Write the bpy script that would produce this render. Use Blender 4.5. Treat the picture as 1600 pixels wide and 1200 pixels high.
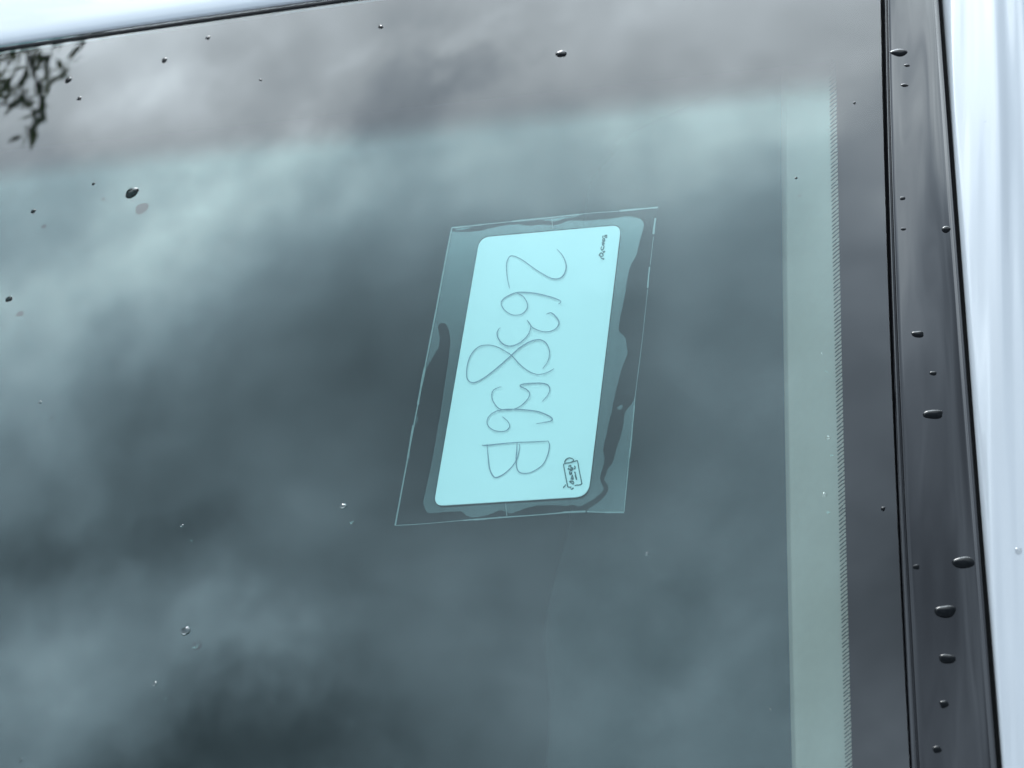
import bpy, bmesh, math, random
import numpy as np
from mathutils import Vector, Matrix

# ------------------------------------------------------------------ camera, world, sun, exposure
S = bpy.context.scene
for o in list(bpy.data.objects):
    bpy.data.objects.remove(o)
COL = S.collection
W_, H_ = 1600.0, 1200.0
FPX = 3400.0                                   # focal length in photo pixels
RAKE = math.radians(28)                        # windshield rake from the horizontal
ORG = np.array([0.0, 0.0, 1.22])               # centre of the taped card on the glass
U = np.array([1.0, 0, 0])
V = np.array([0, math.cos(RAKE), math.sin(RAKE)])
N = np.array([0, -math.sin(RAKE), math.cos(RAKE)])
ca = np.array([0.9556903205159777, -0.07633031549539544, -0.28430563520345653])
cb = np.array([0.12349437461601215, -0.7727419319299079, 0.6225905926653836])
cn = np.array([-0.2672174221682926, -0.6301139496738719, -0.7290756200258828])
SC = 0.085
cc = np.array([0.08771518407793859, -0.10703832147974313, 9.636489151020498]) * SC
RW = np.outer(U, ca) + np.outer(V, cb) + np.outer(N, cn)     # camera axes -> world
CAM = ORG - RW @ cc

cam_d = bpy.data.cameras.new('camera')
cam = bpy.data.objects.new('camera', cam_d)
COL.objects.link(cam)
mx, my, mz = RW @ [1, 0, 0], RW @ [0, -1, 0], RW @ [0, 0, -1]
cam.matrix_world = Matrix(((mx[0], my[0], mz[0], CAM[0]), (mx[1], my[1], mz[1], CAM[1]),
                           (mx[2], my[2], mz[2], CAM[2]), (0, 0, 0, 1)))
cam_d.sensor_width = 36.0
cam_d.lens = FPX / W_ * 36.0
cam_d.clip_start = 0.01
cam_d.clip_end = 2000
cam_d.dof.use_dof = True
cam_d.dof.focus_distance = float(cc[2])
cam_d.dof.aperture_fstop = 24.0
S.camera = cam

SUN_AZ, SUN_EL = math.radians(-22), math.radians(36)         # azimuth from +Y towards +X
SUN_DIR = Vector((math.sin(SUN_AZ) * math.cos(SUN_EL), math.cos(SUN_AZ) * math.cos(SUN_EL), math.sin(SUN_EL)))
world = bpy.data.worlds.new('World')
S.world = world
world.use_nodes = True
nt = world.node_tree
nt.nodes.clear()


def wn(kind, **kw):
    n = nt.nodes.new(kind)
    for k, v in kw.items():
        setattr(n, k, v)
    return n


def wl(a, b):
    nt.links.new(a, b)


def wmath(op, a, b=None, clamp=False):
    n = wn('ShaderNodeMath', operation=op, use_clamp=clamp)
    for i, x in enumerate((a, b)):
        if x is None:
            continue
        if isinstance(x, (int, float)):
            n.inputs[i].default_value = x
        else:
            wl(x, n.inputs[i])
    return n.outputs[0]


tc = wn('ShaderNodeTexCoord')
sky = wn('ShaderNodeTexSky', sky_type='NISHITA', sun_disc=False)
sky.sun_elevation = SUN_EL
sky.sun_rotation = SUN_AZ
sky.air_density = 1.0
sky.dust_density = 2.0
sep = wn('ShaderNodeSeparateXYZ')
wl(tc.outputs['Generated'], sep.inputs[0])
zc = wmath('ADD', wmath('MAXIMUM', sep.outputs[2], 0.02), 0.22)
px_ = wmath('DIVIDE', sep.outputs[0], zc)
py_ = wmath('DIVIDE', sep.outputs[1], zc)
comb = wn('ShaderNodeCombineXYZ')
wl(px_, comb.inputs[0])
wl(py_, comb.inputs[1])


def cloud_layer(rot, stretch, scale, w):
    mp = wn('ShaderNodeMapping')
    mp.inputs['Rotation'].default_value = (0, 0, rot)
    mp.inputs['Scale'].default_value = (1.0, stretch, 1.0)
    wl(comb.outputs[0], mp.inputs[0])
    nz = wn('ShaderNodeTexNoise', noise_dimensions='4D')
    for k, v in (('Scale', scale), ('Detail', 5.0), ('Roughness', 0.5), ('Distortion', 0.35), ('W', w)):
        nz.inputs[k].default_value = v
    wl(mp.outputs[0], nz.inputs['Vector'])
    return nz.outputs[0]


banks = cloud_layer(-0.16637681, 1.73994024, 2.57661313, 27.84337753)      # broad cloud banks
puffs = cloud_layer(0.02655998, 1.17063758, 4.84448926, 39.47860531)       # smaller clouds below them
# brightness of the cloud deck: thin and thick cloud, and its forward glow round the veiled sun
dotn = wn('ShaderNodeVectorMath', operation='DOT_PRODUCT')
dotn.inputs[1].default_value = SUN_DIR
wl(tc.outputs['Generated'], dotn.inputs[0])
glow = wmath('POWER', wmath('MAXIMUM', dotn.outputs['Value'], 0.0), 6.0)
tufts = cloud_layer(0.35, 1.3, 11.0, 5.3)                                   # ragged detail
expo = wmath('ADD', wmath('ADD', wmath('MULTIPLY', banks, 2.8), wmath('MULTIPLY', puffs, 2.5)), wmath('MULTIPLY', wmath('SUBTRACT', tufts, 0.5), 1.0))
# single clouds of the sky mirrored in the glass: centre on the cloud deck, its two axes, how much paler or darker
CLOUDS = [
    ('long pale streak', -0.4665, 0.2952, 8.525, 5.881, 5.830, -32.635, 0.47),
    ('streak head', -0.3837, 0.3170, 28.859, 10.501, -1.055, -63.045, 0.14),
    ('bright bank', -0.5067, 0.3945, 14.768, 7.735, 5.585, -40.012, 0.16),
    ('dark core', -0.3337, 0.1767, 8.514, 1.711, 0.483, -14.444, -0.250),
    ('dark dab', -0.2825, 0.3504, 45.718, 18.054, 18.256, -71.434, -0.24),
    ('dark wisps', -0.5059, 0.1326, 16.554, 5.646, -0.498, -62.699, -0.42),
    ('pale trail', -0.535, 0.235, 12.0, 5.0, 2.0, -26.0, 0.42),
    ('dark wisp', -0.4353, 0.1288, 33.607, 14.074, 5.022, -73.411, -0.25),
    ('pale bank', -0.5304, 0.0803, 16.090, 6.411, 1.719, -29.785, 0.447),
    ('pale patch', -0.3954, 0.0704, 18.680, 8.086, 4.465, -49.098, 0.446),
    ('dark bank', -0.4226, 0.0135, 12.101, 6.573, 6.416, -48.471, -0.85),
    ('dark bank end', -0.3420, 0.0264, 20.274, 7.822, 12.182, -60.175, -0.25),
    ('pale high cloud', -0.1302, 0.0483, 21.287, -0.032, -0.469, -13.768, 0.376),
    ('pale far cloud', -0.1316, 0.2976, 13.754, 4.527, 8.527, -45.272, 0.24),
    ('pale crest', -0.4507, 0.3913, 15.630, 7.846, 9.518, -91.947, 0.12),
    ('thin pale crest', -0.2993, 0.3727, 17.576, 7.309, 10.532, -116.385, 0.20),
    ('pale tuft', -0.2988, 0.0035, 40.337, 10.583, 7.108, -65.762, 0.142),
]
warp = wn('ShaderNodeTexNoise', noise_dimensions='3D')
for k, v in (('Scale', 16.0), ('Detail', 5.0), ('Roughness', 0.62)):
    warp.inputs[k].default_value = v
wl(comb.outputs[0], warp.inputs['Vector'])
wsep = wn('ShaderNodeSeparateColor')
wl(warp.outputs['Color'], wsep.inputs[0])
wx = wmath('ADD', px_, wmath('MULTIPLY', wmath('SUBTRACT', wsep.outputs[0], 0.5), 0.16))
wy = wmath('ADD', py_, wmath('MULTIPLY', wmath('SUBTRACT', wsep.outputs[1], 0.5), 0.09))
for nm_, cx, cy, a0, a1, b0, b1, amp in CLOUDS:
    dx, dy = wmath('SUBTRACT', wx, cx), wmath('SUBTRACT', wy, cy)
    qa = wmath('ADD', wmath('MULTIPLY', dx, a0), wmath('MULTIPLY', dy, a1))
    qb = wmath('ADD', wmath('MULTIPLY', dx, b0), wmath('MULTIPLY', dy, b1))
    r2 = wmath('ADD', wmath('MULTIPLY', qa, qa), wmath('MULTIPLY', qb, qb))
    expo = wmath('ADD', expo, wmath('MULTIPLY', wmath('POWER', math.e, wmath('MULTIPLY', r2, -1.0)), amp))
expo = wmath('ADD', expo, wmath('MULTIPLY', glow, 3.177))
lum = wmath('MULTIPLY', wmath('POWER', math.e, expo), 10.0 * math.exp(-3.51))
cl = wn('ShaderNodeMix', data_type='RGBA', blend_type='MULTIPLY')
cl.inputs['Factor'].default_value = 1.0
warmth = wn('ShaderNodeMapRange', interpolation_type='SMOOTHSTEP')          # thick cloud is bluer, thin bright cloud whiter
warmth.inputs['From Min'].default_value = 3.0
warmth.inputs['From Max'].default_value = 22.0
wl(lum, warmth.inputs['Value'])
hue = wn('ShaderNodeMix', data_type='RGBA')
hue.inputs['A'].default_value = (0.80, 0.975, 1.16, 1)
hue.inputs['B'].default_value = (0.87, 0.985, 1.06, 1)
wl(warmth.outputs[0], hue.inputs['Factor'])
wl(hue.outputs['Result'], cl.inputs['A'])
cmb = wn('ShaderNodeCombineColor')
for i in range(3):
    wl(lum, cmb.inputs[i])
wl(cmb.outputs[0], cl.inputs['B'])
# a few thin places let the blue sky through
cov = wn('ShaderNodeMapRange', interpolation_type='SMOOTHSTEP')
cov.inputs['From Min'].default_value = 0.2
cov.inputs['From Max'].default_value = 0.3
cov.inputs['To Min'].default_value = 0.75
cov.inputs['To Max'].default_value = 1.0
wl(banks, cov.inputs['Value'])
mixs = wn('ShaderNodeMix', data_type='RGBA')
wl(cov.outputs[0], mixs.inputs['Factor'])
wl(sky.outputs[0], mixs.inputs['A'])
wl(cl.outputs['Result'], mixs.inputs['B'])
bg = wn('ShaderNodeBackground')
bg.inputs['Strength'].default_value = 0.1
wl(mixs.outputs['Result'], bg.inputs[0])
wo = wn('ShaderNodeOutputWorld')
wl(bg.outputs[0], wo.inputs[0])

sun_d = bpy.data.lights.new('sun', 'SUN')
sun_d.energy = 0.8
sun_d.angle = math.radians(14)
sun_d.color = (1.0, 0.98, 0.95)
sun = bpy.data.objects.new('sun', sun_d)
COL.objects.link(sun)
sun.location = (0, 0, 20)
sun.rotation_euler = (-SUN_DIR).to_track_quat('-Z', 'Y').to_euler()

S.view_settings.view_transform = 'Standard'
S.view_settings.look = 'None'
S.view_settings.exposure = 0.92
S.view_settings.gamma = 1.0
S.view_settings.use_curve_mapping = False
S.render.engine = 'CYCLES'
S.cycles.use_denoising = True
S.cycles.denoiser = 'OPENIMAGEDENOISE'
S.cycles.denoising_prefilter = 'ACCURATE'
S.cycles.max_bounces = 10
S.cycles.transparent_max_bounces = 24
S.cycles.sample_clamp_indirect = 6.0

# ------------------------------------------------------------------ geometry on the curved glass
KU, KV = 0.5 / 4.0, 0.5 / 9.0                  # the glass bends gently both ways


def sag(u, v):
    return -KU * u * u - KV * v * v


def at(u, v, h=0.0):
    """point h metres outside the glass skin at skin coordinates u (across) and v (up the slope)"""
    return ORG + U * u + V * v + N * (sag(u, v) + h)


def nrm(u, v):
    n = N + U * (2 * KU * u) + V * (2 * KV * v)
    return n / np.linalg.norm(n)


def uv(x, y, h=0.0):
    """skin coordinates of what the photograph shows at x, y when it stands h off the skin"""
    d = RW @ np.array([(x - W_ / 2) / FPX, (y - H_ / 2) / FPX, 1.0])
    o = CAM - ORG
    t = -(o @ N) / (d @ N)
    for _ in range(12):
        q = o + d * t
        g = q @ N - sag(q @ U, q @ V) - h
        dg = d @ N + 2 * KU * (q @ U) * (d @ U) + 2 * KV * (q @ V) * (d @ V)
        t -= g / dg
    q = o + d * t
    return float(q @ U), float(q @ V)


def on(x, y, h=0.0):
    return at(*uv(x, y, h), h)


class Curve:
    """a line running up the windshield: u as a smooth function of v, straight past its ends"""

    def __init__(self, pts, h=0.0, deg=2, across=False):
        q = [uv(x, y, h) for x, y in pts]
        if across:
            q = [(b, a) for a, b in q]
        q.sort(key=lambda t: t[1])
        self.h = h
        self.c = np.polyfit([b for a, b in q], [a for a, b in q], min(deg, len(q) - 1))
        self.lo, self.hi = q[0][1], q[-1][1]

    def __call__(self, t):
        k = min(max(t, self.lo), self.hi)
        d = np.polyder(self.c)
        return float(np.polyval(self.c, k) + np.polyval(d, k) * (t - k))


# ------------------------------------------------------------------ helpers
def props(o, label=None, cat=None, group=None, kind=None):
    if label:
        o['label'] = label
    if cat:
        o['category'] = cat
    if group:
        o['group'] = group
    if kind:
        o['kind'] = kind
    return o


def mesh_obj(name, verts, faces, mat=None, parent=None, smooth=True, origin=None):
    me = bpy.data.meshes.new(name)
    o_ = np.zeros(3) if origin is None else np.asarray(origin, float)
    me.from_pydata([tuple(np.asarray(p, float) - o_) for p in verts], [], faces)
    me.update()
    if smooth:
        me.polygons.foreach_set('use_smooth', [True] * len(me.polygons))
    ob = bpy.data.objects.new(name, me)
    COL.objects.link(ob)
    ob.location = o_
    if mat:
        me.materials.append(mat)
    if parent:
        ob.parent = parent
        ob.matrix_parent_inverse = Matrix.Translation(-Vector(parent_loc(parent)))
    return ob


def parent_loc(p):
    loc = Vector(p.location)
    if p.parent:
        loc = loc + Vector(parent_loc(p.parent)) + p.matrix_parent_inverse.translation
    return loc


def empty(name, loc):
    e = bpy.data.objects.new(name, None)
    e.empty_display_size = 0.05
    e.location = tuple(loc)
    COL.objects.link(e)
    return e


def grid_faces(nr, nc, flip=False):
    f = []
    for i in range(nr - 1):
        for j in range(nc - 1):
            a = i * nc + j
            q = (a, a + 1, a + nc + 1, a + nc)
            f.append(q[::-1] if flip else q)
    return f


def catmull(pts, per=6):
    p = [np.asarray(q, float) for q in pts]
    p = [2 * p[0] - p[1]] + p + [2 * p[-1] - p[-2]]
    out = []
    for i in range(1, len(p) - 2):
        for k in range(per):
            t = k / per
            out.append(0.5 * ((2 * p[i]) + (-p[i - 1] + p[i + 1]) * t + (2 * p[i - 1] - 5 * p[i] + 4 * p[i + 1] - p[i + 2]) * t * t
                              + (-p[i - 1] + 3 * p[i] - 3 * p[i + 1] + p[i + 2]) * t ** 3))
    out.append(p[-2])
    return out


# ------------------------------------------------------------------ materials
def material(name):
    m = bpy.data.materials.new(name)
    m.use_nodes = True
    m.node_tree.nodes.clear()
    return m, m.node_tree.nodes, m.node_tree.links


def plain(name, col, rough=0.5, ior=1.5, spec=0.5, metal=0.0, coat=0.0, bump=None, var=0.0, vscale=40.0):
    m, n, l = material(name)
    b = n.new('ShaderNodeBsdfPrincipled')
    out = n.new('ShaderNodeOutputMaterial')
    l.new(b.outputs[0], out.inputs[0])
    b.inputs['Base Color'].default_value = (*col, 1)
    b.inputs['Roughness'].default_value = rough
    b.inputs['IOR'].default_value = ior
    b.inputs['Specular IOR Level'].default_value = spec
    b.inputs['Metallic'].default_value = metal
    b.inputs['Coat Weight'].default_value = coat
    b.inputs['Coat Roughness'].default_value = 0.03
    if var:
        t = n.new('ShaderNodeTexCoord')
        nz = n.new('ShaderNodeTexNoise')
        nz.inputs['Scale'].default_value = vscale
        nz.inputs['Detail'].default_value = 4
        l.new(t.outputs['Object'], nz.inputs['Vector'])
        mx_ = n.new('ShaderNodeMix')
        mx_.data_type = 'RGBA'
        mx_.inputs['A'].default_value = (*[c * (1 - var) for c in col], 1)
        mx_.inputs['B'].default_value = (*[min(1, c * (1 + var)) for c in col], 1)
        l.new(nz.outputs[0], mx_.inputs['Factor'])
        l.new(mx_.outputs['Result'], b.inputs['Base Color'])
    if bump:
        strength, dist, rot, scale, nscale = bump
        t = n.new('ShaderNodeTexCoord')
        mp = n.new('ShaderNodeMapping')
        mp.vector_type = 'TEXTURE'
        mp.inputs['Rotation'].default_value = rot
        mp.inputs['Scale'].default_value = scale
        l.new(t.outputs['Object'], mp.inputs[0])
        nz = n.new('ShaderNodeTexNoise')
        nz.inputs['Scale'].default_value = nscale
        nz.inputs['Detail'].default_value = 2
        l.new(mp.outputs[0], nz.inputs['Vector'])
        bp = n.new('ShaderNodeBump')
        bp.inputs['Strength'].default_value = strength
        bp.inputs['Distance'].default_value = dist
        l.new(nz.outputs[0], bp.inputs['Height'])
        l.new(bp.outputs[0], b.inputs['Normal'])
        if coat:
            l.new(bp.outputs[0], b.inputs['Coat Normal'])
    return m


def sheet_glass(name, tint, ior, rough=0.0, gain=1.0):
    """one face of a sheet: lets light through with the tint of the glass, mirrors the rest by Fresnel"""
    m, n, l = material(name)
    geo = n.new('ShaderNodeNewGeometry')
    dt = n.new('ShaderNodeVectorMath')
    dt.operation = 'DOT_PRODUCT'
    l.new(geo.outputs['Normal'], dt.inputs[0])
    l.new(geo.outputs['Incoming'], dt.inputs[1])
    r0 = ((ior - 1) / (ior + 1)) ** 2

    def mt(op, a, b=None):
        k = n.new('ShaderNodeMath')
        k.operation = op
        k.use_clamp = op != 'POWER'
        for i, x in enumerate((a, b)):
            if isinstance(x, (int, float)):
                k.inputs[i].default_value = x
            elif x is not None:
                l.new(x, k.inputs[i])
        return k.outputs[0]

    c = mt('ABSOLUTE', dt.outputs['Value'])                     # Schlick, the same from both sides of the thin face
    p5 = mt('POWER', mt('SUBTRACT', 1.0, c), 5.0)
    refl = mt('MULTIPLY', mt('ADD', mt('MULTIPLY', p5, 1 - r0), r0), gain)
    t = n.new('ShaderNodeBsdfTransparent')
    t.inputs[0].default_value = (*tint, 1)
    g = n.new('ShaderNodeBsdfGlossy')
    g.inputs['Roughness'].default_value = rough
    mix = n.new('ShaderNodeMixShader')
    l.new(refl, mix.inputs[0])
    l.new(t.outputs[0], mix.inputs[1])
    l.new(g.outputs[0], mix.inputs[2])
    out = n.new('ShaderNodeOutputMaterial')
    l.new(mix.outputs[0], out.inputs[0])
    return m


M = {}
M['glass_out'] = sheet_glass('windshield_outer_face', (0.72, 0.98, 0.955), 2.0)
M['glass_in'] = sheet_glass('windshield_inner_face', (1, 1, 1), 1.76)
M['film_air'] = sheet_glass('film_lifted_off_glass', (0.97, 0.97, 0.97), 1.6, 0.1, 3.8)
M['film'] = sheet_glass('clear_film', (0.93, 0.93, 0.93), 1.05)
M['film_glint'] = plain('film_edge_painted_glint', (0.24, 0.25, 0.25), 0.3)  # pale grey paints in the light that the clear film's edges catch
M['frit'] = plain('black_ceramic_frit', (0.004, 0.004, 0.005), 0.7, spec=0.0)
M['card'] = plain('white_card', (0.9, 0.9, 0.9), 0.6, var=0.035, vscale=14)
M['ink'] = plain('pencil_grey_ink', (0.27, 0.3, 0.37), 0.6)
M['print'] = plain('printed_dark_ink', (0.09, 0.13, 0.14), 0.6)
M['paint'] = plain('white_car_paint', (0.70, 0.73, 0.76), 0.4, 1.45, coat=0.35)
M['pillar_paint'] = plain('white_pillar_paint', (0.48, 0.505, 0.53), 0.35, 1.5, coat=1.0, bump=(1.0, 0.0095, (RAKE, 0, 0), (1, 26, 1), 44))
M['trim'] = plain('gloss_black_plastic', (0.006, 0.006, 0.008), 0.035, 1.68, bump=(1.0, 0.0032, (RAKE, 0, 0), (1, 8, 1), 26))
M['rubber'] = plain('black_rubber', (0.004, 0.004, 0.005), 0.75)
M['water'] = plain('water_bead', (0.002, 0.003, 0.004), 0.0, 1.33, spec=0.26)
M['pillar_cover'] = plain('light_grey_pillar_cloth', (0.48, 0.31, 0.265), 0.9, var=0.06, vscale=300)
M['seat'] = plain('grey_seat_cloth', (0.07, 0.07, 0.07), 0.9, var=0.1, vscale=200)
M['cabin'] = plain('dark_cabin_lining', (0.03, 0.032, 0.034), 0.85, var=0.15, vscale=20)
M['bark'] = plain('tree_bark', (0.05, 0.04, 0.03), 0.9, var=0.3, vscale=12)
M['leaf'] = plain('tree_leaf', (0.04, 0.065, 0.025), 0.6, var=0.4, vscale=3)


def thin_leaf(m):
    """leaves let some of the sky's light through"""
    n, l = m.node_tree.nodes, m.node_tree.links
    out = next(k for k in n if k.type == 'OUTPUT_MATERIAL')
    pr = next(k for k in n if k.type == 'BSDF_PRINCIPLED')
    tr = n.new('ShaderNodeBsdfTranslucent')
    tr.inputs[0].default_value = (0.16, 0.2, 0.1, 1)
    mx_ = n.new('ShaderNodeMixShader')
    mx_.inputs[0].default_value = 0.45
    l.new(pr.outputs[0], mx_.inputs[1])
    l.new(tr.outputs[0], mx_.inputs[2])
    l.new(mx_.outputs[0], out.inputs[0])


thin_leaf(M['leaf'])
M['ground'] = plain('asphalt', (0.05, 0.05, 0.052), 0.9, var=0.25, vscale=8)


def water_clear():
    m, n, l = material('clear_water_bead')
    g = n.new('ShaderNodeBsdfGlass')
    g.inputs['IOR'].default_value = 1.33
    g.inputs['Roughness'].default_value = 0.0
    out = n.new('ShaderNodeOutputMaterial')
    l.new(g.outputs[0], out.inputs[0])
    return m


M['water_clear'] = water_clear()


def water_mixed():
    """bead over the tinted glass: dark, but some light passes"""
    m = plain('half_clear_water_bead', (0.002, 0.003, 0.004), 0.0, 1.33, spec=0.26)
    n, l = m.node_tree.nodes, m.node_tree.links
    out = next(k for k in n if k.type == 'OUTPUT_MATERIAL')
    pr = next(k for k in n if k.type == 'BSDF_PRINCIPLED')
    tr = n.new('ShaderNodeBsdfTransparent')
    mx_ = n.new('ShaderNodeMixShader')
    mx_.inputs[0].default_value = 0.1
    l.new(pr.outputs[0], mx_.inputs[1])
    l.new(tr.outputs[0], mx_.inputs[2])
    l.new(mx_.outputs[0], out.inputs[0])
    return m


M['water_mixed'] = water_mixed()


def fade_mat():
    """black band that thins out from opaque (fade = 0) to clear (fade = 1)"""
    m, n, l = material('frit_fade')
    a = n.new('ShaderNodeAttribute')
    a.attribute_name = 'fade'
    mr = n.new('ShaderNodeMapRange')
    mr.interpolation_type = 'SMOOTHSTEP'
    l.new(a.outputs['Fac'], mr.inputs['Value'])
    d = n.new('ShaderNodeBsdfDiffuse')
    d.inputs[0].default_value = (0.004, 0.004, 0.005, 1)
    t = n.new('ShaderNodeBsdfTransparent')
    mix = n.new('ShaderNodeMixShader')
    l.new(mr.outputs[0], mix.inputs[0])
    l.new(d.outputs[0], mix.inputs[1])
    l.new(t.outputs[0], mix.inputs[2])
    out = n.new('ShaderNodeOutputMaterial')
    l.new(mix.outputs[0], out.inputs[0])
    return m


M['fade'] = fade_mat()

# ------------------------------------------------------------------ setting
mesh_obj('ground', [(-400, -400, 0), (400, -400, 0), (400, 400, 0), (-400, 400, 0)], [(0, 1, 2, 3)], M['ground'], smooth=False)['kind'] = 'structure'

# ------------------------------------------------------------------ the car round the windshield corner
car = props(empty('car', (0, 0, 0)), 'white car with a black-edged windshield and black plastic trim down its pillar', 'car')
YS = (0, 300, 600, 900, 1200)


def C(*xs, h=0.0):
    return Curve(list(zip(xs, YS)), h)


glass_edge = C(1376, 1382, 1393, 1407.5, 1420.5)
roof_line = Curve([(0, 79), (180, 54), (400, 22), (542, 2.5)], across=True)      # v as a function of u
V0, V1 = -0.62, 0.34
U0 = -1.15


def v_top(u):
    return roof_line(u)


# windshield pane: outer face, inner face, closed edge
GLASS_T = 0.005


def pane():
    nr, nc = 70, 90
    vs, fs, mi = [], [], []
    for side in (0, 1):
        for i in range(nr):
            for j in range(nc):
                s, t = j / (nc - 1), i / (nr - 1)
                v = V0 + (V1 - V0) * t
                u = U0 + (glass_edge(v) - U0) * s
                for _ in range(3):
                    vt = v_top(u) + 0.004
                    v = V0 + (vt - V0) * t
                    u = U0 + (glass_edge(v) - U0) * s
                vs.append(at(u, v, -GLASS_T * side))
    f0 = grid_faces(nr, nc)
    f1 = [tuple(k + nr * nc for k in q)[::-1] for q in f0]
    fs = f0 + f1
    mi = [0] * len(f0) + [1] * len(f1)
    ring = [j for j in range(nc)] + [i * nc + nc - 1 for i in range(1, nr)] + [(nr - 1) * nc + j for j in range(nc - 2, -1, -1)] + [i * nc for i in range(nr - 2, 0, -1)]
    k0 = len(vs)
    vs += [vs[a] for a in ring] + [vs[a + nr * nc] for a in ring]
    m = len(ring)
    for a in range(m):
        b = (a + 1) % m
        fs.append((k0 + a, k0 + m + a, k0 + m + b, k0 + b))
        mi.append(2)
    o = mesh_obj('windshield', vs, fs, M['glass_out'], car)
    o.data.materials.append(M['glass_in'])
    o.data.materials.append(M['rubber'])
    o.data.polygons.foreach_set('material_index', mi)
    o.data.polygons.foreach_set('use_smooth', [k < 2 for k in mi])
    props(o, 'tinted windshield glass mirroring a cloudy sky')
    return o


wind = pane()

# ceramic band: solid down the pillar side, fading along the roof side
HF = -0.0045
frit_in = C(1304.5, 1309.5, 1316.5, 1323.5, 1331.5, h=HF)
fade_top = Curve([(0, 232), (500, 176), (1000, 128), (1300, 88)], HF, across=True)
fade_bot = Curve([(0, 296), (500, 240), (1000, 198), (1300, 160)], HF, across=True)


def frit_side():
    vs = []
    n = 120
    for i in range(n):
        v = V0 + (V1 - V0) * i / (n - 1)
        for k in range(4):
            a, b = frit_in(v), glass_edge(v) + 0.0005
            u = a + (b - a) * k / 3
            vs.append(at(u, min(v, v_top(u) + 0.003), HF))
    return mesh_obj('frit_band', vs, grid_faces(n, 4), M['frit'], wind)


frit_side()


def frit_top():
    vs, fade = [], []
    n = 90
    rows = 14
    for i in range(rows):
        for j in range(n):
            s = j / (n - 1)
            u = U0
            v = 0.2
            for _ in range(3):
                u = U0 + (frit_in(v) - U0) * s
                a, b, c = v_top(u) + 0.003, fade_top(u), fade_bot(u)
                v = a + (b - a) * i / 3 if i <= 3 else b + (c - b) * (i - 3) / (rows - 4)
            vs.append(at(u, v, HF))
            fade.append(0.0 if i <= 3 else (i - 3) / (rows - 4))
    o = mesh_obj('frit_fade_band', vs, grid_faces(rows, n, True), M['fade'], wind)
    at_ = o.data.attributes.new('fade', 'FLOAT', 'POINT')
    at_.data.foreach_set('value', fade)
    return o


frit_top()


def frit_dashes():
    """the printed edge of the band: a row of small slanted dashes and teeth, too fine to pick apart"""
    vs, fs = [], []
    rnd = random.Random(4)
    px_per = 6.4
    y = -60
    while y < 1290:
        # x of the band's edge at this height
        x = np.interp(y, YS, (1304.5, 1309.5, 1316.5, 1323.5, 1331.5))
        j = rnd.uniform(-0.7, 0.7)
        for (x0, y0, x1, y1, w) in ((-10.2, 3.4 + j, -3.6, -2.4 + j, 0.85), (-2.6, 3.6 + j, 1.0, 0.6 + j, 0.85)):
            p0, p1 = np.array([x + x0, y + y0]), np.array([x + x1, y + y1])
            d = (p1 - p0) / np.linalg.norm(p1 - p0)
            q = np.array([-d[1], d[0]]) * w
            k = len(vs)
            for p in (p0 - d * 0.8, p0 + q, p1 + q, p1 + d * 0.8, p1 - q, p0 - q):
                vs.append(on(p[0], p[1], HF + 0.0001))
            fs.append(tuple(range(k, k + 6))[::-1])
        y += px_per
    o = mesh_obj('frit_dot_edge', vs, fs, M['frit'], wind, smooth=False)
    o['kind'] = 'stuff'


frit_dashes()


# sweeps up the pillar ------------------------------------------------------
def sweep(name, cols, mat, parent, n=110, sub=5, v0=V0, v1=V1, thick=None):
    """cols: Curves with heights, swept from v0 to v1 with a smooth profile"""
    vs = []
    width = None
    for i in range(n):
        v = v0 + (v1 - v0) * i / (n - 1)
        prof = [np.array([c(v), c.h]) for c in cols]
        if sub > 1:
            prof = catmull(prof, sub)
        if thick is not None:
            prof = prof + [np.array([prof[-1][0], prof[-1][1] - thick]), np.array([prof[0][0], prof[0][1] - thick])]
            prof.append(prof[0])
        width = len(prof)
        for u, h in prof:
            vs.append(at(u, v, h))
    return mesh_obj(name, vs, grid_faces(n, width), mat, parent)


# black rubber in the gap between glass and trim
sweep('glass_seal', [C(1374.5, 1380.5, 1391.5, 1406, 1419, h=-0.0005), C(1378, 1384, 1394, 1409, 1421, h=-0.003),
                     C(1383, 1389, 1399, 1413, 1425, h=-0.0035)], M['rubber'], car, sub=3)
# gloss black trim: a double bead, a shallow channel, an outer lip
trim = sweep('pillar_trim', [
    C(1379.5, 1385.5, 1395.0, 1410.0, 1421.5, h=-0.0022),
    C(1380.5, 1386.5, 1396.0, 1411.0, 1422.8, h=-0.0004),
    C(1382.5, 1388.6, 1398.0, 1413.5, 1427.0, h=0.0003),
    C(1384.5, 1391.0, 1401.0, 1417.5, 1431.5, h=0.0005),
    C(1386.0, 1392.6, 1403.0, 1420.0, 1434.0, h=-0.0001),
    C(1388.0, 1395.0, 1406.0, 1423.5, 1438.0, h=0.0004),
    C(1392.0, 1399.5, 1411.0, 1428.5, 1443.0, h=0.0002),
    C(1405.0, 1415.0, 1429.0, 1448.0, 1465.0, h=-0.0000),
    C(1425.0, 1440.0, 1455.0, 1477.0, 1496.0, h=-0.0001),
    C(1445.0, 1464.0, 1480.0, 1505.0, 1526.0, h=0.0000),
    C(1457.0, 1480.0, 1496.5, 1524.0, 1546.0, h=0.0004),
    C(1461.0, 1485.0, 1502.5, 1530.0, 1552.0, h=0.0008),
    C(1464.0, 1488.0, 1506.0, 1533.0, 1555.0, h=0.0010),
    C(1466.5, 1490.5, 1509.5, 1535.8, 1558.2, h=0.0004),
    C(1467.0, 1491.0, 1510.0, 1536.3, 1558.8, h=-0.0040)], M['trim'], car, sub=6, n=140)
props(trim, 'gloss black plastic trim strip beaded with rain')
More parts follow.
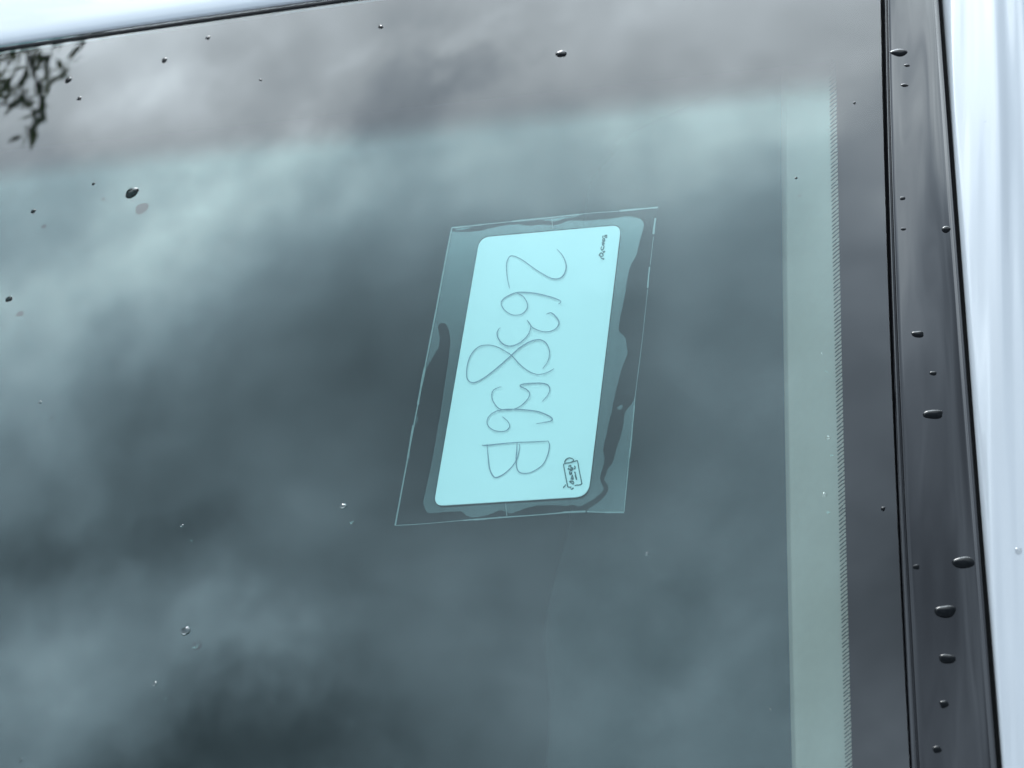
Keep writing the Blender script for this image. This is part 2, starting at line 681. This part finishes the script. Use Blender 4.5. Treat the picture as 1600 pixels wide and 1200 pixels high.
sweep('body_gap_seal', [C(1465, 1489, 1508, 1534, 1557, h=-0.0035), C(1474, 1498, 1519, 1545, 1569, h=-0.004)],
      M['rubber'], car, sub=1)


def off(xs, d):
    return [x + d for x in xs]


BX = (1471.0, 1495.0, 1516.0, 1540.6, 1565.0)
body_cols = [C(*off(BX, 0), h=-0.006), C(*off(BX, 0.4), h=0.0005), C(*off(BX, 4), h=0.0032), C(*off(BX, 14), h=0.0046),
             C(*off(BX, 40), h=0.0058), C(*off(BX, 85), h=0.0062), C(*off(BX, 140), h=0.005), C(*off(BX, 210), h=0.0005),
             C(*off(BX, 300), h=-0.011), C(*off(BX, 420), h=-0.042), C(*off(BX, 560), h=-0.1)]
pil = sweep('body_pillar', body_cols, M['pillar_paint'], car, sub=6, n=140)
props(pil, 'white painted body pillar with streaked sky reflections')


# roof ------------------------------------------------------------------
def roof():
    prof = [(0.0006, -0.006), (0.0009, 0.0), (0.0022, 0.0016), (0.005, 0.0024), (0.012, 0.0030), (0.03, 0.0030), (0.06, 0.0005),
            (0.1, -0.005), (0.16, -0.018), (0.26, -0.05), (0.42, -0.12), (0.7, -0.28)]
    prof = catmull(prof, 4)
    n = 100
    vs = []
    for i in range(n):
        u = U0 - 0.05 + (0.42 - U0 + 0.05) * i / (n - 1)
        vt = seal_top(u)
        for s, h in prof:
            vs.append(at(u, vt + s, h))
    return mesh_obj('roof_panel', vs, grid_faces(n, len(prof), True), M['paint'], car)


seal_top = Curve([(0, 73.5), (180, 47), (400, 15.5), (510, 0)], 0.0, across=True)
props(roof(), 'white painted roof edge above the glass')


def roof_seal():
    n = 80
    vs = []
    for i in range(n):
        u = U0 + (0.3 - U0) * i / (n - 1)
        a, b = v_top(u), seal_top(u) + 0.003
        for k, (t, h) in enumerate(((0, -0.001), (0.02, 0.0006), (0.35, 0.0004), (0.7, -0.002), (1.0, -0.0045))):
            vs.append(at(u, a + (b - a) * t, h))
    return mesh_obj('roof_seal', vs, grid_faces(n, 5, True), M['rubber'], car)


roof_seal()

# inside the car, seen through the tinted glass ---------------------------------
cover_cols = [Curve([(1222, 300), (1224, 600), (1232, 900), (1237, 1200)], -0.05),
              Curve([(1228, 300), (1229, 600), (1236, 900), (1241, 1200)], -0.03),
              Curve([(1238, 300), (1240, 600), (1247, 900), (1252, 1200)], -0.026),
              Curve([(1290, 300), (1294, 600), (1302, 900), (1308, 1200)], -0.016),
              Curve([(1350, 300), (1358, 600), (1366, 900), (1374, 1200)], -0.012)]
cover = sweep('interior_pillar_cover', cover_cols, M['pillar_cover'], car, sub=4)
props(cover, 'pale grey pillar cover behind the glass')


def cabin():
    n, m = 24, 30
    vs = []
    for i in range(n):
        for j in range(m):
            s, t = j / (m - 1), i / (n - 1)
            u = -1.3 + 1.75 * s
            v = -0.9 + 1.5 * t
            e = min(1, 6 * min(s, 1 - s, t, 1 - t))
            vs.append(at(u, v, -0.1 - 0.5 * (1 - (1 - e) ** 2)))
    return mesh_obj('cabin_lining', vs, grid_faces(n, m), M['cabin'], car)


cabin()


def seat():
    """rounded grey seat back standing well behind the glass"""
    h0 = -0.34
    left = catmull([(905, 120), (900, 330), (892, 520), (888, 700), (880, 790), (868, 850), (850, 910), (840, 980), (848, 1080), (842, 1200), (840, 1400), (850, 1700)], 6)
    vs, prof = [], [(0.0, -0.16), (0.0, -0.085), (0.015, -0.05), (0.05, -0.02), (0.11, -0.002), (0.2, 0.012), (0.34, 0.012), (0.46, 0.0), (0.5, -0.03)]
    for x, y in left:
        u, v = uv(x, y, h0 - 0.07)
        for s, h in prof:
            vs.append(at(u + s, v, h0 + h))
    return mesh_obj('seat_back', vs, grid_faces(len(left), len(prof), True), M['seat'], car)


props(seat(), 'grey seat back dimly seen through the glass')

# ------------------------------------------------------------------ the taped card on the inside of the glass
HC = -0.0054
tag_root = props(empty('toll_tag', on(800, 575, HC)),
                 'white card numbered 263856B under a clear film on the inside of the windshield', 'toll tag')


def corner_poly(quad, rads, seg=8):
    """quad corners in photo pixels -> rounded outline"""
    out = []
    k = len(quad)
    for i in range(k):
        p, a, b = np.array(quad[i], float), np.array(quad[i - 1], float), np.array(quad[(i + 1) % k], float)
        r = rads[i]
        d0, d1 = (a - p) / np.linalg.norm(a - p), (b - p) / np.linalg.norm(b - p)
        s, e = p + d0 * r, p + d1 * r
        for j in range(seg + 1):
            t = j / seg
            out.append((1 - t) ** 2 * s + 2 * t * (1 - t) * p + t * t * e)
    return out


def flat(name, outline, h, mat, parent, thick=0.0, origin=None):
    """a flat piece lying parallel to the glass from an outline in photo pixels"""
    bm = bmesh.new()
    og = parent_loc(parent)
    f = bm.faces.new([bm.verts.new(Vector(on(x, y, h)) - og) for x, y in outline])
    bm.normal_update()
    if f.normal.dot(Vector(N)) < 0:
        f.normal_flip()
    if thick:
        ex = bmesh.ops.extrude_face_region(bm, geom=[f])
        nv = [g for g in ex['geom'] if isinstance(g, bmesh.types.BMVert)]
        bmesh.ops.translate(bm, verts=nv, vec=Vector(-N * thick))
        bmesh.ops.recalc_face_normals(bm, faces=bm.faces[:])
    bmesh.ops.triangulate(bm, faces=[q for q in bm.faces if len(q.verts) > 4])
    me = bpy.data.meshes.new(name)
    bm.to_mesh(me)
    bm.free()
    ob = bpy.data.objects.new(name, me)
    COL.objects.link(ob)
    me.materials.append(mat)
    ob.location = (0, 0, 0)
    ob.parent = parent
    return ob


CARD = [(749.5, 371), (970.5, 351.5), (919, 775.5), (677.5, 790.5)]
card = flat('card', corner_poly(CARD, (17, 15, 21, 16)), HC, M['card'], tag_root, 0.0003)


def rot_stroke(name, strokes, width, mat, parent, h, taper=True, origin=None):
    """pen strokes: thin flat ribbons just proud of the card, widths in photo pixels"""
    vs, fs = [], []
    for st in strokes:
        p = catmull(st, 5) if len(st) > 2 else [np.array(st[0], float), np.array(st[1], float)]
        m = len(p)
        k = len(vs)
        for i in range(m):
            d = p[min(i + 1, m - 1)] - p[max(i - 1, 0)]
            L = np.linalg.norm(d)
            d = d / L if L > 1e-6 else np.array([1.0, 0])
            t = i / (m - 1)
            w = width / 2 * ((0.55 + 0.45 * min(1, 6 * t, 6 * (1 - t))) if taper else 1.0)
            w *= 1 + 0.18 * math.sin(7 * t + k)
            q = np.array([-d[1], d[0]]) * w
            for e in (p[i] + q, p[i] - q):
                vs.append(on(e[0], e[1], h))
        for i in range(m - 1):
            a = k + 2 * i
            fs.append((a, a + 1, a + 3, a + 2))
    og = np.array(parent_loc(parent))
    me = bpy.data.meshes.new(name)
    me.from_pydata([tuple(np.asarray(q) - og) for q in vs], [], fs)
    me.update()
    ob = bpy.data.objects.new(name, me)
    COL.objects.link(ob)
    me.materials.append(mat)
    ob.parent = parent
    return ob


def zo(pts, ox, oy, s):
    return [(ox + x / s, oy + y / s) for x, y in pts]


A = lambda p: zo(p, 720, 380, 6.6667)
B = lambda p: zo(p, 720, 520, 5.0)
HI = HC + 0.00006
CHARS = [
    ('handwritten 2', [A([(1000, 62), (1050, 115), (1085, 180), (1098, 250), (1075, 325), (1030, 365), (960, 370), (880, 335), (760, 260), (650, 180), (580, 143), (520, 132), (485, 180), (475, 250), (485, 360), (508, 470)])]),
    ('handwritten 6', [A([(1015, 635), (1043, 608), (1000, 582), (900, 550), (760, 520), (600, 512), (500, 545), (435, 590), (422, 635), (450, 690), (510, 735), (570, 750), (640, 735), (690, 680), (690, 620), (650, 555), (590, 522)])]),
    ('handwritten 3', [A([(890, 740), (940, 725), (990, 765), (1022, 820), (1000, 880), (940, 915), (870, 922), (800, 905), (740, 870), (690, 800)]),
                       A([(690, 800), (725, 850), (720, 910), (685, 975), (610, 1040), (520, 1072), (440, 1050), (390, 990), (378, 935), (395, 895), (415, 880)])]),
    ('handwritten 8', [B([(640, 280), (680, 220), (693, 150), (670, 85), (620, 55), (550, 65), (470, 110), (390, 180), (300, 260), (200, 340), (120, 385), (75, 385), (48, 350), (48, 270), (75, 180), (130, 115), (200, 95), (280, 108), (350, 145), (400, 180), (460, 245), (530, 300), (600, 325), (670, 312), (728, 280)])]),
    ('handwritten 5', [B([(635, 538), (680, 485), (695, 440), (675, 405), (620, 393), (540, 395), (480, 402), (465, 418), (510, 440), (538, 475), (520, 520), (470, 570), (410, 597), (340, 602), (290, 585), (250, 530), (242, 480), (258, 445), (300, 425), (318, 423)])]),
    ('second handwritten 6', [B([(590, 710), (650, 700), (705, 688), (713, 670), (680, 645), (600, 615), (500, 602), (410, 597), (330, 600), (260, 620), (215, 660), (205, 705), (230, 745), (280, 768), (345, 768), (380, 735), (370, 695), (325, 655)])]),
    ('handwritten B', [B([(165, 878), (210, 878), (330, 865), (440, 856), (560, 852), (683, 845)]), B([(683, 845), (693, 880), (680, 950), (640, 1030), (560, 1085), (490, 1098), (445, 1075), (432, 1000), (436, 930), (440, 856)]),
                       B([(205, 868), (212, 960), (225, 1060), (250, 1115), (280, 1130), (340, 1100), (400, 1045), (440, 980), (460, 900), (455, 870)])]),
]
for k, (lab, st) in enumerate(CHARS):
    o = rot_stroke('handwritten_character', st, 1.6, M['ink'], card, HI + 0.00001 * (k % 3))
    o['label'] = lab
E_ = lambda p: zo(p, 876, 712, 21.43)
logo = [E_([(360, 1055), (245, 1040), (215, 930), (150, 600), (98, 330), (100, 290), (145, 255), (260, 240)]),
        E_([(260, 240), (400, 210), (545, 165), (570, 200), (620, 480), (700, 880), (705, 940), (650, 975), (540, 985), (470, 1000)]),
        E_([(130, 235), (150, 175), (200, 110), (290, 75), (380, 95), (430, 140), (420, 180), (340, 225)]),
        E_([(165, 960), (150, 1010), (110, 1040), (95, 1090)]), E_([(330, 1105), (370, 1120), (420, 1095), (400, 1070)])]
o = rot_stroke('printed_logo', logo, 1.7, M['print'], card, HI, False)
o['label'] = 'small outlined tag emblem printed in the corner'
lettering = [E_([(260, 360), (330, 330), (345, 420), (330, 500)]), E_([(250, 470), (270, 420), (300, 470), (360, 500), (390, 440)]), E_([(380, 380), (400, 470), (420, 400)]),
             E_([(450, 360), (480, 360), (480, 430), (450, 430)]), E_([(300, 520), (310, 620), (360, 600), (350, 545)]), E_([(300, 640), (380, 580)]),
             E_([(400, 640), (360, 740), (350, 800)]), E_([(420, 700), (400, 790), (440, 760)]), E_([(290, 870), (360, 850), (430, 880), (420, 950), (370, 920), (300, 865)]),
             E_([(460, 540), (490, 600), (500, 700), (540, 810)]), E_([(480, 540), (510, 690), (530, 780)])]
o = rot_stroke('printed_lettering', lettering, 1.9, M['print'], card, HI + 0.00002, False)
o['label'] = 'tiny lettering inside the tag emblem'
F_ = lambda p: zo(p, 935, 362, 25.0)
corner_text = [F_([(350, 140), (250, 150), (330, 190), (310, 240), (240, 190)]), F_([(230, 180), (170, 175), (180, 250), (230, 270), (240, 370), (170, 300), (165, 380)]),
               F_([(165, 380), (230, 400), (140, 440), (230, 470), (150, 510), (210, 540)]), F_([(210, 540), (215, 600), (180, 690), (130, 720), (100, 650), (140, 580)]),
               F_([(250, 750), (220, 800), (170, 760)]), F_([(230, 770), (160, 850), (100, 830), (30, 920), (100, 960)]), F_([(160, 850), (180, 940), (90, 980), (140, 1050), (210, 1050), (180, 1090)])]
o = rot_stroke('printed_lettering', corner_text, 1.6, M['print'], card, HI, False)
o['label'] = 'tiny printed word at the upper corner'

# clear film: the whole sheet, the places where it stands off the glass, the glints painted along its cut edges
FILM = [(706, 356), (1027.5, 324), (975, 800.5), (617.5, 821)]
film = flat('clear_film', FILM, HC - 0.0012, M['film'], tag_root)
film['label'] = 'clear plastic film stuck over the card'
HA = HC - 0.0008


def sm(p):
    return catmull(p, 3)


rnd = random.Random(11)


def rough(p, amp=0.8):
    return [(x + rnd.uniform(-amp, amp), y + rnd.uniform(-amp, amp)) for x, y in p]


# lifted ring round the card, cut in pieces that butt along the card's corners
def card_edge(t0, t1, n=24, gap=1.1):
    """run along the card outline (parameter 0..4, corners at 0,1,2,3) pushed out by gap pixels"""
    out = []
    c = np.mean(np.array(CARD), axis=0)
    poly = corner_poly([tuple(np.array(p) + (np.array(p) - c) / np.linalg.norm(np.array(p) - c) * gap * 1.3) for p in CARD], (17, 15, 21, 16))
    m = len(poly)
    for i in range(n + 1):
        t = t0 + (t1 - t0) * i / n
        f = (t / 4.0) * m + 4.0
        a = int(math.floor(f)) % m
        b = (a + 1) % m
        w = f - math.floor(f)
        out.append(tuple(poly[a] * (1 - w) + poly[b] * w))
    return out


outer_top = sm([(707, 362), (716, 362), (735, 362), (752, 360), (775, 355), (797, 351), (815, 351), (828, 353), (845, 351), (862, 352), (872, 351), (890, 345), (915, 345), (940, 343), (960, 341), (975, 338.5), (990, 339), (1003, 344), (1006, 352)])
outer_right = sm([(1006, 352), (1001, 372), (998, 384), (994, 400), (986, 413), (982, 428), (978, 448), (975, 470), (970, 492), (967, 512), (969, 520), (976, 526), (979, 540), (980, 552), (974, 570), (968, 588), (960, 622), (954, 650), (948, 676), (944, 694), (942, 704), (945, 716), (942, 730), (938, 744), (939, 754), (943, 762), (940, 770), (930, 778)])
outer_bottom = sm([(930, 778), (918, 785), (906, 791), (896, 789), (884, 790), (868, 789), (840, 790), (820, 795), (808, 799), (796, 802), (785, 797), (776, 799), (764, 804), (752, 807), (735, 808), (727, 804), (720, 799), (700, 800), (672, 802), (665, 796), (661, 786)])
outer_left = sm([(661, 786), (666, 762), (676, 715), (689, 640), (698, 580), (703, 545), (703, 525), (700, 512), (694, 505), (687, 506), (684, 512), (687, 525), (686, 540), (678, 555), (671, 567), (668, 572), (664, 574)])
left_rim = [(664, 574), (672, 535), (684, 473), (697, 402), (706.5, 357), (707, 362)]
# four butt-jointed pieces
t_in = card_edge(0.0, 1.0)
pieces = [
    ('top', rough(outer_top, .35), card_edge(-0.02, 0.98)),
    ('right', rough(outer_right, .5), card_edge(0.98, 1.98)),
    ('bottom', rough(outer_bottom, .5), card_edge(1.98, 2.98)),
    ('left', rough(outer_left, .3) + left_rim, card_edge(2.98, 3.98)),
]
ends = {}
for i, (nm, out_, in_) in enumerate(pieces):
    poly = [tuple(p) for p in out_] + [tuple(p) for p in in_[::-1]]
    o = flat('lifted_film_patch', poly, HA, M['film_air'], film)
props(film)
loose = [
    # lower right corner, free of the glass
    sm([(991, 624), (985, 634), (977, 643), (975, 655), (973, 670), (968, 688), (965, 695), (961, 710), (957, 724), (950, 732), (946, 744), (944, 750), (949, 757), (950, 766), (946, 774), (936, 784), (920, 795), (917, 799)]) + [(935, 800.5), (975, 799), (983, 715)],
    # slivers along the top edge
    sm([(709, 355.5), (730, 353.5), (756, 350.5)]) + sm([(756, 350.5), (740, 354), (728, 358), (714, 360)]),
    sm([(800, 345.5), (850, 340.5), (912, 334)]) + sm([(912, 334), (900, 338.5), (880, 342), (866, 346), (850, 344), (830, 345), (810, 347)]),
    # slivers along the left edge
    sm([(664, 574), (668, 572), (665, 578), (661, 582), (659, 596), (655, 612), (652, 630)]) + [(650, 640), (657, 605)],
    sm([(649, 645), (653, 655), (650, 662), (645, 672)]) + [(644, 674), (646, 660)],
    sm([(640, 700), (641, 712), (638, 722), (635, 730)]) + [(634, 728), (638, 706)],
    # small air bubble
    sm([(964, 636), (968, 634), (971, 632), (973, 636), (970, 640), (965, 640)]),
]
for p in loose:
    flat('lifted_film_patch', rough(p, 0.15), HA, M['film_air'], film)
edges = [([(706, 356), (697, 402), (684, 472), (664, 574), (650, 648), (634, 732), (617.5, 821)], 2.2), ([(618, 821), (660, 818.5), (724, 813)], 0.9),
         ([(724, 813), (790, 808), (840, 804.5), (880, 801)], 1.8), ([(880, 800.5), (915, 799)], 2.6), ([(917, 799.5), (945, 800.5), (975, 800.5)], 1.5),
         ([(975, 800), (983, 716), (992, 622)], 1.2), ([(992, 622), (1003, 535), (1012, 452)], 0.7), ([(1012, 450), (1013, 436), (1015, 417)], 2.2), ([(1016, 414), (1021, 370)], 0.7),
         ([(1021, 366), (1022.5, 352), (1024, 341)], 3.0), ([(968, 329.5), (1000, 326.5), (1028, 324)], 2.4), ([(706, 356), (756, 350.5), (800, 346), (912, 334), (966, 330)], 1.0),
         ([(790, 783), (792, 806)], 1.0), ([(862, 341), (864, 358)], 0.8),
         ([(800, 346), (850, 341), (905, 335)], 2.2), ([(706, 356), (730, 353.5), (752, 351)], 2.0), ([(740, 812), (760, 810.5), (782, 808.5)], 2.4), ([(664, 574), (658, 604), (653, 632)], 3.2),
         ([(646, 664), (641, 692), (637, 716)], 2.8), ([(983, 716), (987, 680), (991, 634)], 2.0), ([(945, 800.5), (975, 800.5)], 2.4)]
for p, w in edges:  # pale ribbons stand in for glare along the film's edges and folds
    rot_stroke('film_edge_glint', [p], w, M['film_glint'], film, HA + 0.0002, False)

# ------------------------------------------------------------------ water beads
GRP = 'water beads left by rain'


def bead(x, y, w, hpx, label, surf=0.0, mat='water', tilt=0.0, seed=0):
    """a rain bead: an uneven dome sitting on the surface; w, hpx are its size in photo pixels"""
    r = random.Random(seed * 7 + 3)
    u0, v0 = uv(x, y, surf)
    ul, vl = uv(x - w / 2, y - tilt * w / 2, surf)
    ur, vr = uv(x + w / 2, y + tilt * w / 2, surf)
    _, vt = uv(x, y - hpx / 2, surf)
    _, vb = uv(x, y + hpx / 2, surf)
    ax = np.array([ur - ul, vr - vl]) / 2
    ay = (vt - vb) / 2
    size = math.sqrt(np.linalg.norm(ax) * abs(ay))
    hh = (0.42 if mat == 'water_clear' else 0.33) * min(size, abs(ay) * 1.1)
    ph = [r.uniform(0, 6.28) for _ in range(3)]
    am = [r.uniform(0.02, 0.07) for _ in range(3)]
    rings, seg = 7, 22
    vs, fs = [], []
    for i in range(rings):
        t = i / (rings - 1)
        ang = t * math.pi / 2
        rad, z = math.cos(ang * 0.97) , math.sin(ang)
        for j in range(seg):
            a = 2 * math.pi * j / seg
            k = rad * (1 + sum(am[q] * math.sin((q + 2) * a + ph[q]) for q in range(3)))
            d = ax * math.cos(a) * k
            uu = u0 + d[0]
            vv = v0 + d[1] + ay * math.sin(a) * k - 0.1 * ay * z
            vs.append(at(uu, vv, surf + hh * z - 0.00015))
    for i in range(rings - 1):
        for j in range(seg):
            b = (j + 1) % seg
            fs.append((i * seg + j, i * seg + b, (i + 1) * seg + b, (i + 1) * seg + j))
    fs.append(tuple(range((rings - 1) * seg, rings * seg)))
    o = mesh_obj('water_bead', vs, fs, M[mat], origin=at(u0, v0, surf))
    props(o, label, 'water bead', GRP)


T = 0.00001
BEADS = [
    (877, 84, 17, 11, 'largest dark bead on the black band straight above the card', 0),
    (595, 42, 8, 6, 'small dark bead near the right end of the roof edge', 0),
    (325, 59, 8, 6, 'small dark bead just below the roof edge, right of the tree reflection', 0),
    (257, 94, 9, 8, 'dark bead on the bright cloud reflection below the roof edge', 0),
    (107, 125, 10, 9, 'dark bead at the tip of the reflected tree branch', 0),
    (124, 154, 8, 6, 'dark bead just under the one at the reflected branch tip', 0),
    (407, 125, 5, 4, 'tiny lone bead in the middle of the dark upper band', 0),
    (206, 301, 20, 16, 'biggest bead on the left half of the glass, with a clear rim', 0),
    (52, 330, 8, 6, 'faint bead left of the biggest bead on the glass', 0),
    (146, 287, 5, 5, 'tiny faint bead just left of the biggest bead on the glass', 0),
    (14, 467, 11, 9, 'dark bead at the left edge of the picture, mid height', 0),
    (62, 629, 6, 5, 'tiny dark bead low on the left, alone on pale reflection', 0),
    (536, 791, 11, 9, 'glinting bead left of the lower corner of the card film', 0),
    (290, 986, 16, 14, 'largest glinting bead on the lower left of the glass', 0),
    (242, 1068, 9, 7, 'small bead just below the large glinting one at lower left', 0),
    (284, 821, 6, 5, 'faint bead above the large glinting one at lower left', 0),
    (32, 1187, 6, 8, 'small bead in the bottom left corner', 0),
    (1011, 865, 7, 6, 'small bead below the right corner of the card film', 0),
    (998, 1074, 5, 5, 'tiny dark bead at the bottom, below the card', 0),
    (1205, 1107, 5, 5, 'tiny bead at the bottom beside the pale pillar cover', 0),
    (1335, 161, 5, 5, 'tiny bead on the black side band near its top', 0),
    (1244, 278, 5, 4, 'tiny bead over the top of the pale pillar cover', 0),
    (1285, 553, 5, 5, 'tiny bright bead over the pale pillar cover, highest of three', 0),
    (1294, 684, 9, 7, 'bead over the pale pillar cover, middle of three', 0),
    (1288, 773, 10, 8, 'bead over the pale pillar cover, lowest of three', 0),
    (1380, 795, 8, 8, 'lone bead on the black side band next to the trim', 0),
    (1404, 82, 29, 12, 'long dark bead at the top of the black trim', T),
    (1417, 102, 9, 5, 'tiny bead right under the long one at the top of the trim', T),
    (1413, 133, 12, 6, 'small dark bead, third from the top of the trim', T),
    (1410, 310, 10, 7, 'upper of two small beads on the left of the trim', T),
    (1411, 358, 10, 6, 'lower of two small beads on the left of the trim', T),
    (1479, 358, 16, 10, 'bead against the outer lip high on the trim', 0.0004),
    (1434, 522, 20, 11, 'oval bead in mid trim level with the middle of the card', T),
    (1458, 583, 11, 7, 'small bead just below the oval one in mid trim', T),
    (1419, 597, 7, 4, 'tiny bead beside the inner ridge in mid trim', T),
    (1458, 647, 34, 14, 'long flat bead across mid trim', T),
    (1431, 886, 14, 10, 'bead beside the inner ridge low on the trim', T),
    (1508, 879, 40, 20, 'largest bead, touching the outer lip low on the trim', 0.0),
    (1477, 955, 34, 20, 'big glinting bead below the largest one on the trim', T),
    (1480, 1029, 26, 16, 'glinting bead, third from the bottom of the trim', T),
    (1475, 1100, 15, 12, 'bead, second from the bottom of the trim', T),
    (1464, 1171, 15, 12, 'lowest bead on the trim', T),
]
for k, (x, y, w, hp, lab, sf) in enumerate(BEADS):
    bead(x, y, w, hp, lab, sf, 'water_clear' if sf == 0 and x < 1370 and y > 480 else 'water_mixed' if sf == 0 and 270 < y < 480 and x < 1300 else 'water', -0.12 if x < 400 else 0.0, k)
bead(1540, 190, 9, 6, 'tiny clear bead high on the white pillar', 0.0058, 'water_clear', 0, 70)
bead(1592, 861, 14, 14, 'clear bead at the right edge on the white pillar', 0.0058, 'water_clear', 0, 71)


# ------------------------------------------------------------------ the tree mirrored in the upper left of the glass
def tree():
    r = random.Random(21)
    base = np.array([-5.64, 3.88, 0.0])
    root = props(empty('tree', base), 'leafy tree mirrored in the upper left corner of the windshield', 'tree')
    segs, tips = [], []

    def grow(p, d, length, rad, depth):
        n = 4
        for k in range(n):
            q = p + d * length / n
            segs.append((p, q, rad * (1 - 0.35 * k / n), rad * (1 - 0.35 * (k + 1) / n)))
            p = q
            d = d + np.array([r.gauss(0, .16), r.gauss(0, .16), r.gauss(0, .1) + 0.03])
            d /= np.linalg.norm(d)
            if depth >= 3:
                tips.append((p, d))
            if depth < 5 and k >= 1:
                for _ in range(1 if depth else 2):
                    e = d + np.array([r.gauss(0, .7), r.gauss(0, .7), r.gauss(0, .4)])
                    e /= np.linalg.norm(e)
                    grow(p, e, length * r.uniform(.5, .72), rad * 0.55, depth + 1)
        if depth < 5:
            grow(p, d, length * 0.7, rad * 0.6, depth + 1)

    grow(base, np.array([0.03, 0.02, 1.0]), 3.2, 0.15, 0)
    vs, fs = [], []
    for p, q, ra, rb in segs:
        d = (q - p) / np.linalg.norm(q - p)
        a = np.cross(d, [0.3, 0.9, 0.2])
        a /= np.linalg.norm(a)
        b = np.cross(d, a)
        k = len(vs)
        m = 5
        for c, rr in ((p, ra), (q, rb)):
            for j in range(m):
                t = 2 * math.pi * j / m
                vs.append(c + (a * math.cos(t) + b * math.sin(t)) * max(rr, .006))
        for j in range(m):
            fs.append((k + j, k + (j + 1) % m, k + m + (j + 1) % m, k + m + j))
    mesh_obj('trunk', vs, fs, M['bark'], root)
    vs, fs = [], []

    def leaf(c, a):
        a = a / np.linalg.norm(a)
        b_ = np.cross(a, [r.gauss(0, 1), r.gauss(0, 1), r.gauss(0, 1)])
        b_ /= np.linalg.norm(b_)
        L, w = r.uniform(.06, .13), r.uniform(.010, .022)
        k = len(vs)
        vs.extend([c, c + a * L * .45 + b_ * w, c + a * L, c + a * L * .45 - b_ * w])
        fs.append((k, k + 1, k + 2, k + 3))

    for p, d in tips:
        q, e = p.copy(), d + np.array([r.gauss(0, .5), r.gauss(0, .5), r.gauss(0, .3)])
        e /= np.linalg.norm(e)
        bend = np.array([r.gauss(0, .12), r.gauss(0, .12), -0.1])
        for j in range(9):                                   # a drooping twig with leaves along it
            q2 = q + e * 0.032
            sd = np.cross(e, [0.2, 0.3, 0.9])
            sd = sd / np.linalg.norm(sd) * 0.006
            k = len(vs)
            vs.extend([q - sd, q + sd, q2 + sd * .8, q2 - sd * .8])
            fs.append((k, k + 1, k + 2, k + 3))
            if j != 3:
                leaf(q2, e + np.array([r.gauss(0, .7), r.gauss(0, .7), r.gauss(0, .5) - .2]))
            e = e + bend
            e /= np.linalg.norm(e)
            q = q2
    mesh_obj('crown', vs, fs, M['leaf'], root, smooth=False)
    return root


tree()
